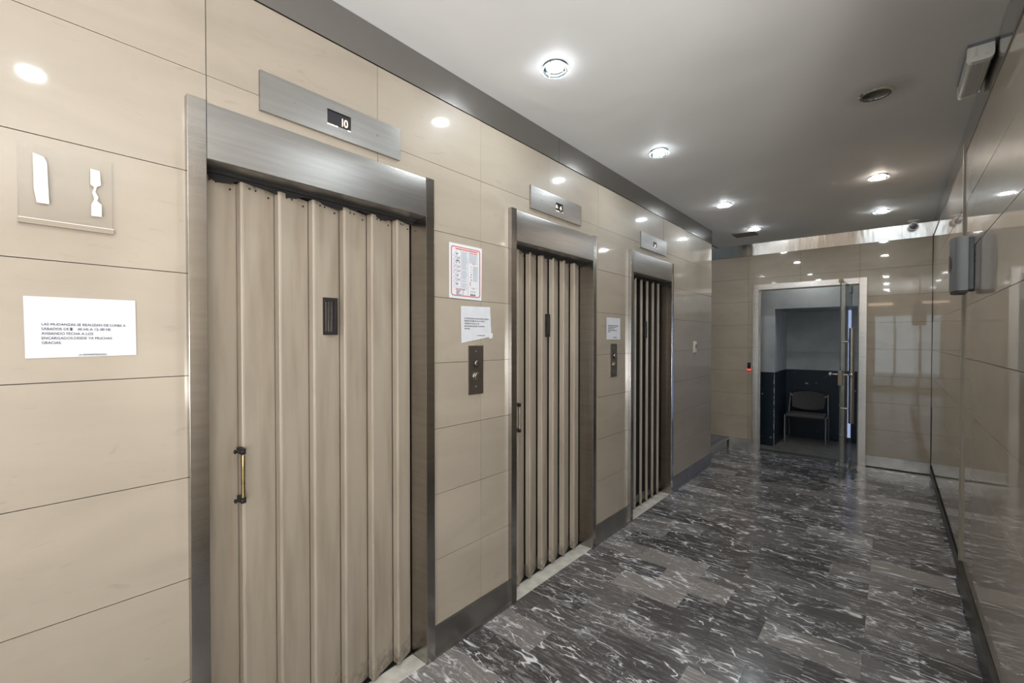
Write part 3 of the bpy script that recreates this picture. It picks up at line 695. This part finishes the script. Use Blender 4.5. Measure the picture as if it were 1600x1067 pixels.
for k in range(8):   # zigzag staircases, little figures and red markers
    z = Q1 - .047 - k * .0205
    gry.add([(X0, P0 + .026, z - .012), (X0, P0 + .0285, z - .012), (X0, P0 + .043, z + .008), (X0, P0 + .0405, z + .008), (X0 + .0004, P0 + .026, z - .012), (X0 + .0004, P0 + .0285, z - .012), (X0 + .0004, P0 + .043, z + .008), (X0 + .0004, P0 + .0405, z + .008)], [(4, 5, 6, 7), (0, 1, 5, 4), (2, 3, 7, 6), (1, 2, 6, 5), (3, 0, 4, 7)])
    gry.box(X0, X0 + .0004, P0 + .024, P0 + .074, z - .0128, z - .0120)
    red.lathe((X0, P0 + (.052 if k in (0, 5, 7) else .065), z), (1, 0, 0), [(.0036, 0), (.0036, .0005)], 10)
    if k in (3, 4): red.lathe((X0, P0 + .031, z + .001), (1, 0, 0), [(.0034, 0), (.0034, .0005)], 3)
    ink.box(X0, X0 + .0004, P0 + .047, P0 + .0492, z - .006, z + .004) if k in (0, 2, 7) else gry.box(X0, X0 + .0004, P0 + .050, P0 + .058, z - .006, z + .005)
for q in (.048, .054, .060): ink.lathe((X0, P0 + q, Q1 - .080), (1, 0, 0), [(.0034, 0), (.0034, .0004)], 8)
red.box(X0, X0 + .0005, P0 + .1355, P0 + .139, Q0 + .066, Q0 + .088)
dash(red, P0 + .040, P0 + .102, Q0 + .0435, .0035); dash(pnk, P0 + .146, P0 + .170, Q0 + .0535, .003)
for k in range(4): dash(ink, P0 + .045, P0 + (.072, .066, .066, .080)[k], Q0 + .036 - k * .0055, .0022, wl=(.01, .02)); ink.box(X0, X0 + .0004, P0 + .086, P0 + .091, Q0 + .035 - k * .0055, Q0 + .037 - k * .0055)
for k in range(3): ink.lathe((X0, P0 + .142 + k * .0125, Q0 + .022), (1, 0, 0), [(.005, 0), (.005, .0004)], 8); gry.lathe((X0, P0 + .143 + k * .0125, Q0 + .038), (1, 0, 0), [(.0045, 0), (.0045, .0004)], 5)
ink.link('small_print_dark', 'ink', ps, kind='stuff'); red.link('red_print', 'ink_red', ps, kind='stuff'); gry.link('small_print_grey', 'ink_grey', ps, kind='stuff'); pnk.link('pink_print', 'ink_pink', ps, kind='stuff')

# clear acrylic sign holder with torn paper remains
ah = thing('sign_holder', (XL, .137, 1.715), 'empty clear acrylic sign holder with torn white paper strips, above the moving notice', 'sign holder')
box_(XL + .0075, XL + .0095, .0525, .2225, 1.7293, 1.904).link('clear_panel', 'acrylic', ah)
MB().box(XL, XL + .0105, .0525, .2225, 1.716, 1.7275).link('bottom_lip', 'acrylic_lip', ah)
box_(XL + .0075, XL + .0112, .0525, .2225, 1.7276, 1.7292).link('polished_edge', 'acrylic_edge', ah)
for yy in (.0525, .2205): box_(XL, XL + .0075, yy, yy + .002, 1.7276, 1.904).link('side_wall', 'acrylic', ah)
MB().prism([(.0775, 1.885), (.096, 1.880), (.101, 1.868), (.104, 1.768), (.083, 1.768), (.0785, 1.80)], 0, XL + .0100, XL + .0106).link('torn_paper', 'tape', ah)
MB().prism([(.178, 1.876), (.196, 1.874), (.198, 1.838), (.190, 1.832), (.187, 1.818), (.193, 1.806), (.190, 1.796), (.199, 1.788), (.199, 1.757), (.179, 1.756), (.179, 1.784), (.185, 1.800), (.181, 1.816), (.185, 1.830), (.178, 1.836)], 0, XL + .0100, XL + .0106).link('torn_paper', 'tape', ah)
for yy, zz in ((.0585, 1.72), (.2165, 1.72)): pass

# light switch / outlet near the far corner
sw = thing('wall_switch', (XL, 4.815, 1.303), 'small ivory wall switch on the tiles right of the farthest elevator', 'switch')
box_(XL, XL + .010, 4.775, 4.860, 1.305, 1.425).link('cover_plate', 'ivory', sw, bevel=.003)
box_(XL + .010, XL + .016, 4.815, 4.850, 1.352, 1.392).link('rocker', 'bronze_plate', sw, bevel=.001)

# ------------------------------------------------------------------ downlights
def downlight(x, y, label, lamp='lamp_cool', group='recessed ceiling spotlights', r=.062, dead=False):
    t = thing('downlight', (x, y, H), label, 'ceiling light', group)
    z = H
    if dead:
        MB().lathe((x, y, z), (0, 0, -1), [(.074, 0), (.074, .004), (.068, .010), (.060, .010), (.060, .002)], 40, cap=False).link('trim_ring', 'chrome', t)
        MB().lathe((x, y, z), (0, 0, -1), [(.061, .001), (.061, .004), (.03, .008), (.004, .009)], 32).link('dark_lens', 'lens_off', t)
        return t
    MB().lathe((x, y, z), (0, 0, -1), [(.0575, 0), (.0575, .002), (.054, .003), (.041, .0025), (.040, .0005)], 32, cap=False).link('housing', 'lamp_housing', t)
    MB().lathe((x, y, z), (0, 0, -1), [(r - .006, .013), (r - .006, .020), (r - .002, .021), (r, .0185), (r, .0145), (r - .003, .013)], 40, cap=False).add([], []).link('glass_rim', 'etched_glass', t)
    MB().lathe((x, y, z), (0, 0, -1), [(.041, .015), (r - .006, .015), (r - .006, .019), (.041, .019), (.041, .015)], 40, cap=False).link('glass_ring', 'ring_glass', t)
    MB().lathe((x, y, z), (0, 0, -1), [(.0385, .001), (.0385, .0045), (.036, .0075), (.028, .0095), (.014, .0105), (.002, .0108)], 24).link('lens', lamp, t)
    for a in (40, 160, 280):
        px, py = x + .050 * math.cos(R(a)), y + .050 * math.sin(R(a))
        MB().tube((px, py, z), (px, py, z - .023), .0035, 8).link('pin', 'brass', t)
    return t
downlight(-1.178, 1.693, 'largest lit round spotlight on the ceiling, nearest the camera')
downlight(-1.178, 2.890, 'second lit ceiling spotlight of the left row')
downlight(-1.178, 4.396, 'third lit ceiling spotlight of the left row')
downlight(-1.178, 5.571, 'farthest lit ceiling spotlight of the left row, beside the brown vent')
downlight(-.083, 5.594, 'farthest lit ceiling spotlight of the right row, near the camera dome')
downlight(-.083, 4.404, 'warm-tinted ceiling spotlight of the right row with dark soot beside it', 'lamp_warm')
downlight(-.068, 2.925, 'dead dark round ceiling fitting with a chrome rim near the emergency light', dead=True)
for x, y, lab in ((-.083, 1.55, 'lit ceiling spotlight of the right row, just above the picture'), (-.083, .15, 'lit ceiling spotlight mirrored in the tiles above the acrylic sign holder'), 
                  (-1.178, -1.2, 'ceiling spotlight of the left row, behind the camera'), (-.083, -1.4, 'ceiling spotlight of the right row, behind the camera'), (1.0, -1.0, 'inner ceiling spotlight over the lobby right of the camera'), (1.0, -2.8, 'ceiling spotlight nearest the street window of the lobby')):
    downlight(x, y, lab, group='spotlights behind the camera')

# brown vent
vt = thing('air_vent', (-1.32, 5.79, H), 'brown square ceiling vent just behind the farthest left spotlight', 'vent')
vf = MB()
for (p, q, r_, s_) in cut((-1.44, -1.20, 5.665, 5.905), [(-1.42, -1.22, 5.685, 5.885)]): vf.box(p, q, r_, s_, H - .010, H)
vf.link('vent_frame', 'vent_brown', vt)
box_(-1.42, -1.22, 5.685, 5.885, H - .003, H).link('backing', 'dark_metal', vt)
for k in range(9): box_(-1.42, -1.22, 5.690 + k * .0215, 5.702 + k * .0215, H - .008, H - .004).link('slat', 'vent_brown', vt)

# security camera
sc = thing('security_camera', (.172, 6.27, H), 'small white bullet security camera hanging near the far right ceiling corner', 'camera')
MB().lathe((.172, 6.28, H), (0, 0, -1), [(.048, 0), (.048, .006), (.040, .014), (.014, .018), (.012, .040)], 24).link('mount', 'white_plastic', sc)
dirc = Vector((-.10, -1, -.12)).normalized(); c0 = Vector((.176, 6.31, H - .060))
MB().lathe(c0, dirc, [(.020, -.03), (.033, -.025), (.034, .095), (.039, .098), (.039, .112), (.031, .113), (.031, .105)], 24).link('body', 'white_plastic', sc)
MB().lathe(c0, dirc, [(.031, .100), (.030, .108), (.010, .110)], 24).link('lens', 'black_gloss', sc)

# emergency light, ceiling mounted, unlit
em = thing('emergency_light', (.272, 2.97, H), 'unlit ribbed emergency luminaire with white end caps on the ceiling by the right wall', 'emergency light')
ex0, ex1, ey0, ey1 = .236, .316, 2.70, 3.10
box_(ex0, ex1, ey0, ey1, H - .014, H).link('base_plate', 'grey_plastic', em)
def trough(w_, x0, x1, top, bot, n=8):
    pts = [(x0, top)]
    r = .020
    for k in range(n + 1): a = R(180 + 90 * k / n); pts.append((x0 + r + r * math.cos(a), bot + r + r * math.sin(a)))
    for k in range(n + 1): a = R(270 + 90 * k / n); pts.append((x1 - r + r * math.cos(a), bot + r + r * math.sin(a)))
    pts.append((x1, top)); return pts
MB().prism(trough(0, ex0, ex1, H - .014, H - .076), 1, ey0, ey0 + .030).link('end_cap', 'white_plastic', em)
MB().prism(trough(0, ex0, ex1, H - .014, H - .076), 1, ey1 - .030, ey1).link('end_cap', 'white_plastic', em)
# ribbed diffuser
pr = trough(0, ex0 + .0015, ex1 - .0015, H - .0141, H - .0745); rib = []
for a, b in zip(pr, pr[1:]):
    d = math.hypot(b[0] - a[0], b[1] - a[1]); k = max(1, int(d / .004)); nx_, nz_ = (b[1] - a[1]) / max(d, 1e-9), -(b[0] - a[0]) / max(d, 1e-9)
    for q in range(k): rib.append((a[0] + (b[0] - a[0]) * q / k - (nx_ * .0011 if q % 2 else 0), a[1] + (b[1] - a[1]) * q / k - (nz_ * .0011 if q % 2 else 0)))
rib.append(pr[-1])
MB().prism(rib, 1, ey0 + .0301, ey1 - .0301).link('ribbed_diffuser', 'prism', em)
for xx in (ex0 + .022, ex1 - .022):
    MB().prism([(ey0, H - .022), (ey0 - .006, H - .052), (ey0 - .006, H - .056), (ey0, H - .058)], 0, xx - .004, xx + .004).link('clip', 'white_plastic', em)

# grey dispenser-like box on the right wall
dp = thing('wall_dispenser', (XR, 3.43, 1.685), 'grey wall box with rounded silver cover and oval opening, mounted on the polished right wall', 'dispenser')
zz0, zz1 = 1.700, 1.985
MB().box(XR - .024, XR, 3.345, 3.520, zz0 + .004, zz1 - .006).link('back_plate', 'grey_plastic', dp, bevel=.003)
def nose(a): return (XR - .030 - .058 * math.sin(a) ** .75, 3.43 - .092 * math.cos(a))
prof = [(XR - .022, 3.335)] + [nose(R(180 * k / 20)) for k in range(21)] + [(XR - .022, 3.525)]
MB().prism(prof, 2, zz0, zz1, smooth=True).link('cover', 'device_grey', dp)
MB().prism([(XR - .024 + (p[0] - XR + .024) * .92, (p[1] - 3.43) * .95 + 3.43) for p in prof], 2, zz0 - .012, zz0).link('under_tray', 'device_dark', dp)
ov = MB(); vs = []; fs = []; nr, na = 5, 28
for k in range(nr + 1):
    for q in range(na):
        f = R(360 * q / na); t_ = math.pi / 2 - .10 + .50 * (k / nr) * math.cos(f); p = nose(t_)
        vs.append((p[0] - .0012, p[1] - .0006 * math.cos(t_), zz0 + .148 + .047 * (k / nr) * math.sin(f)))
for k in range(nr):
    for q in range(na): fs.append((k * na + q, k * na + (q + 1) % na, (k + 1) * na + (q + 1) % na, (k + 1) * na + q))
ov.add(vs, fs, True).link('oval_opening', 'device_dark', dp)

# ------------------------------------------------------------------ end door: steel frame, open glass leaf
dj = struct('door_1', MB().box(DX0, DI0, YB - .028, YB + .15, 0, DZ1).box(DI1, DX1, YB - .028, YB + .15, 0, DZ1), 'steel_frame', bevel=.0015)
box_(DI0 + .0005, DI1 - .0005, YB - .028, YB + .15, DZ0, DZ1).link('door_head', 'steel_frame', dj, bevel=.0015)
MB().box(DI0, DI0 + .012, YB + .03, YB + .045, 0, DZ0).box(DI1 - .012, DI1, YB + .03, YB + .045, 0, DZ0).box(DI0 + .012, DI1 - .012, YB + .03, YB + .045, DZ0 - .012, DZ0).link('door_stop', 'steel_dark', dj)
box_(DI0 + .0, DI1, YB + .0205, YB + .15, -.012, .004).link('saddle', 'steel_dark', dj)
# leaf hinged near the right jamb, opened into the corridor
gd = thing('glass_door', (-.350, YB - .01, 0), 'frameless glass door leaf standing open at the end of the corridor, with long bar handle', 'glass door')
ang = math.atan2(-.800, -.042); gd.rotation_euler = (0, 0, ang); gd['org'] = [0, 0, 0]    # local +x runs along the leaf to its free edge
W = .835
MB().box(.0, W, -.005, .005, .012, 2.050).link('leaf_glass', 'door_glass', gd)
MB().box(W, W + .0012, -.005, .005, .012, 2.050).box(-.0012, 0, -.005, .005, .012, 2.05).box(0, W, -.005, .005, .0108, .012).box(0, W, -.005, .005, 2.050, 2.0512).link('polished_edge', 'glass_edge', gd)
for z0, z1 in ((1.97, 2.054), (.008, .085)):
    MB().box(.03, .18, -.014, .014, z0, z1).link('patch_fitting', 'steel_dark', gd, bevel=.002)
MB().box(W - .030, W + .004, -.018, .018, 2.02, 2.056).link('corner_catch', 'brass', gd, bevel=.002)
hb = MB().lathe((W - .075, .084, .585), (0, 0, 1), [(.014, 0), (.0235, .003), (.024, .006), (.024, .969), (.0235, .972), (.014, .975)], 28).link('bar_handle', 'steel_long', gd)
for z in (.735, 1.420): MB().tube((W - .075, .004, z), (W - .075, .066, z), .009, 12).link('standoff', 'chrome', hb)
lk = MB().box(W - .062, W + .008, -.020, .020, .975, 1.125).link('lock_case', 'bronze_plate', gd, bevel=.003)
for s_ in (-1, 1):
    MB().lathe((W - .030, s_ * .020, 1.085), (0, s_, 0), [(.010, 0), (.008, .045), (.014, .050), (.021, .060), (.021, .074), (.012, .082)], 18).link('knob', 'chrome', lk)
MB().lathe((W - .03, .020, 1.010), (0, 1, 0), [(.010, 0), (.010, .006), (.006, .008)], 14).link('keyhole', 'chrome', lk)

# access reader left of the door
rd = thing('access_reader', (-1.414, YB, 1.045), 'tiny black access reader with a red light left of the glass door frame', 'card reader')
box_(-1.436, -1.396, YB - .016, YB, 1.060, 1.142).link('body', 'black_gloss', rd, bevel=.002)
box_(-1.434, -1.398, YB - .015, YB, 1.044, 1.060).link('status_light', 'red_glow', rd)
MB().lathe((-1.416, YB - .016, 1.115), (0, -1, 0), [(.007, 0), (.006, .002)], 12).link('keyhole', 'chrome', rd)

# ------------------------------------------------------------------ storeroom beyond the glass door
RY = 7.80
rm = MB().box(-1.75, -1.2, 6.9, RY, 0, 2.6)                      # pillar on the left
rm.box(-1.85, -1.75, YB + .13, RY + .1, 0, 2.6)
rm.box(-1.2, -.16, RY, RY + .1, 0, 2.6).box(.55, 1.5, RY, RY + .1, 0, 2.6).box(-.16, .55, RY, RY + .1, 2.0, 2.6).box(1.4, 1.5, YB + .13, RY, 0, 2.6)
struct('wall_storeroom', rm, 'room_paint')
struct('wall_lintel', box_(-1.2, 1.4, 6.9, RY, 1.855, 2.6), 'room_paint')
struct('wall_ledge', box_(-1.2, -.16, RY - .012, RY, 1.250, 1.262), 'room_grey')
struct('ceiling_storeroom', box_(-1.85, 1.5, YB + .13, RY + .1, 2.6, 2.7), 'room_grey')
struct('floor_storeroom', box_(-1.85, 1.5, YB + .1505, RY + .1, -.1, -.002), 'room_floor')
w2 = struct('window_2', MB().box(-.16, -.12, RY + .02, RY + .06, 0, 2.0).box(.51, .55, RY + .02, RY + .06, 0, 2.0).box(-.12, .51, RY + .02, RY + .06, 1.96, 2.0).box(-.12, .51, RY + .02, RY + .06, 0, .06).box(-.12, .51, RY + .02, RY + .06, .95, 1.0).box(-.12, .51, RY + .02, RY + .06, 1.40, 1.44), 'steel_dark')
for z0, z1 in ((.06, .95), (1.0, 1.40), (1.44, 1.96)): box_(-.12, .51, RY + .035, RY + .041, z0, z1).link('pane', 'pane_blue', w2)

ch = thing('chair', (-.905, 7.50, 0), 'dark padded visitor chair with metal legs behind the glass door', 'chair')
def rr(x0, x1, y0, y1, z0, z1): return box_(x0, x1, y0, y1, z0, z1)
cx0, cx1 = -1.125, -.685
MB().prism([(7.30, .385), (7.33, .41), (7.45, .415), (7.68, .40), (7.70, .37), (7.68, .345), (7.45, .350), (7.33, .355), (7.30, .365)], 0, cx0, cx1, smooth=True).link('seat', 'chair_fabric', ch, bevel=.012)
# backrest: curved shell, rounded outline
bk = MB(); vs = []; fs = []; nu, nv = 12, 8
for s_ in (0, .022):
    for j in range(nv + 1):
        for i in range(nu + 1):
            u = i / nu * 2 - 1; v = j / nv; wv = 1 - .10 * (1 - v) ** 2 - .16 * max(0, v - .72) * abs(u)
            vs.append(((cx0 + cx1) / 2 + u * .205 * wv, 7.685 - .045 * u * u - .03 * (1 - v) + .05 * v + s_, .435 + .255 * v - .028 * (u * u) * (v > .5) * (v - .5) * 2 + .035 * (u * u) * (v < .5) * (.5 - v) * 2))
n = (nu + 1) * (nv + 1)
for j in range(nv):
    for i in range(nu): a = j * (nu + 1) + i; fs += [(a, a + 1, a + nu + 2, a + nu + 1), (n + a, n + a + nu + 1, n + a + nu + 2, n + a + 1)]
for i in range(nu): a = nv * (nu + 1) + i; fs += [(i, n + i, n + i + 1, i + 1), (a, a + 1, n + a + 1, n + a)]
for j in range(nv): a = j * (nu + 1); fs += [(a, a + nu + 1, n + a + nu + 1, n + a)]; a += nu; fs += [(a, n + a, n + a + nu + 1, a + nu + 1)]
bk.add(vs, fs, True); bkr = bk.link('backrest', 'chair_fabric', ch)
for x in (cx0 + .012, cx1 - .012): MB().lathe((x, 7.640, .635), (0, -1, 0), [(.016, -.02), (.016, .004), (.008, .010)], 12).link('fixing_cap', 'brass', bkr)
for x, s_ in ((cx0 - .018, -1), (cx1 + .018, 1)):
    MB().path([(x, 7.31, .0), (x, 7.325, .375)], .011).link('leg', 'chair_metal', ch)
    MB().path([(x, 7.70, .0), (x, 7.64, .375)], .011).link('leg', 'chair_metal', ch)
    MB().path([(x, 7.32, .375), (x, 7.64, .375), (x - s_ * .012, 7.725, .66)], .010).link('side_rail', 'chair_metal', ch)
MB().tube((cx0 - .018, 7.40, .350), (cx1 + .018, 7.40, .350), .009).tube((cx0 - .018, 7.60, .345), (cx1 + .018, 7.60, .345), .009).link('cross_rail', 'chair_metal', ch)

for o in bpy.data.objects:
    if 'org' in o: del o['org']
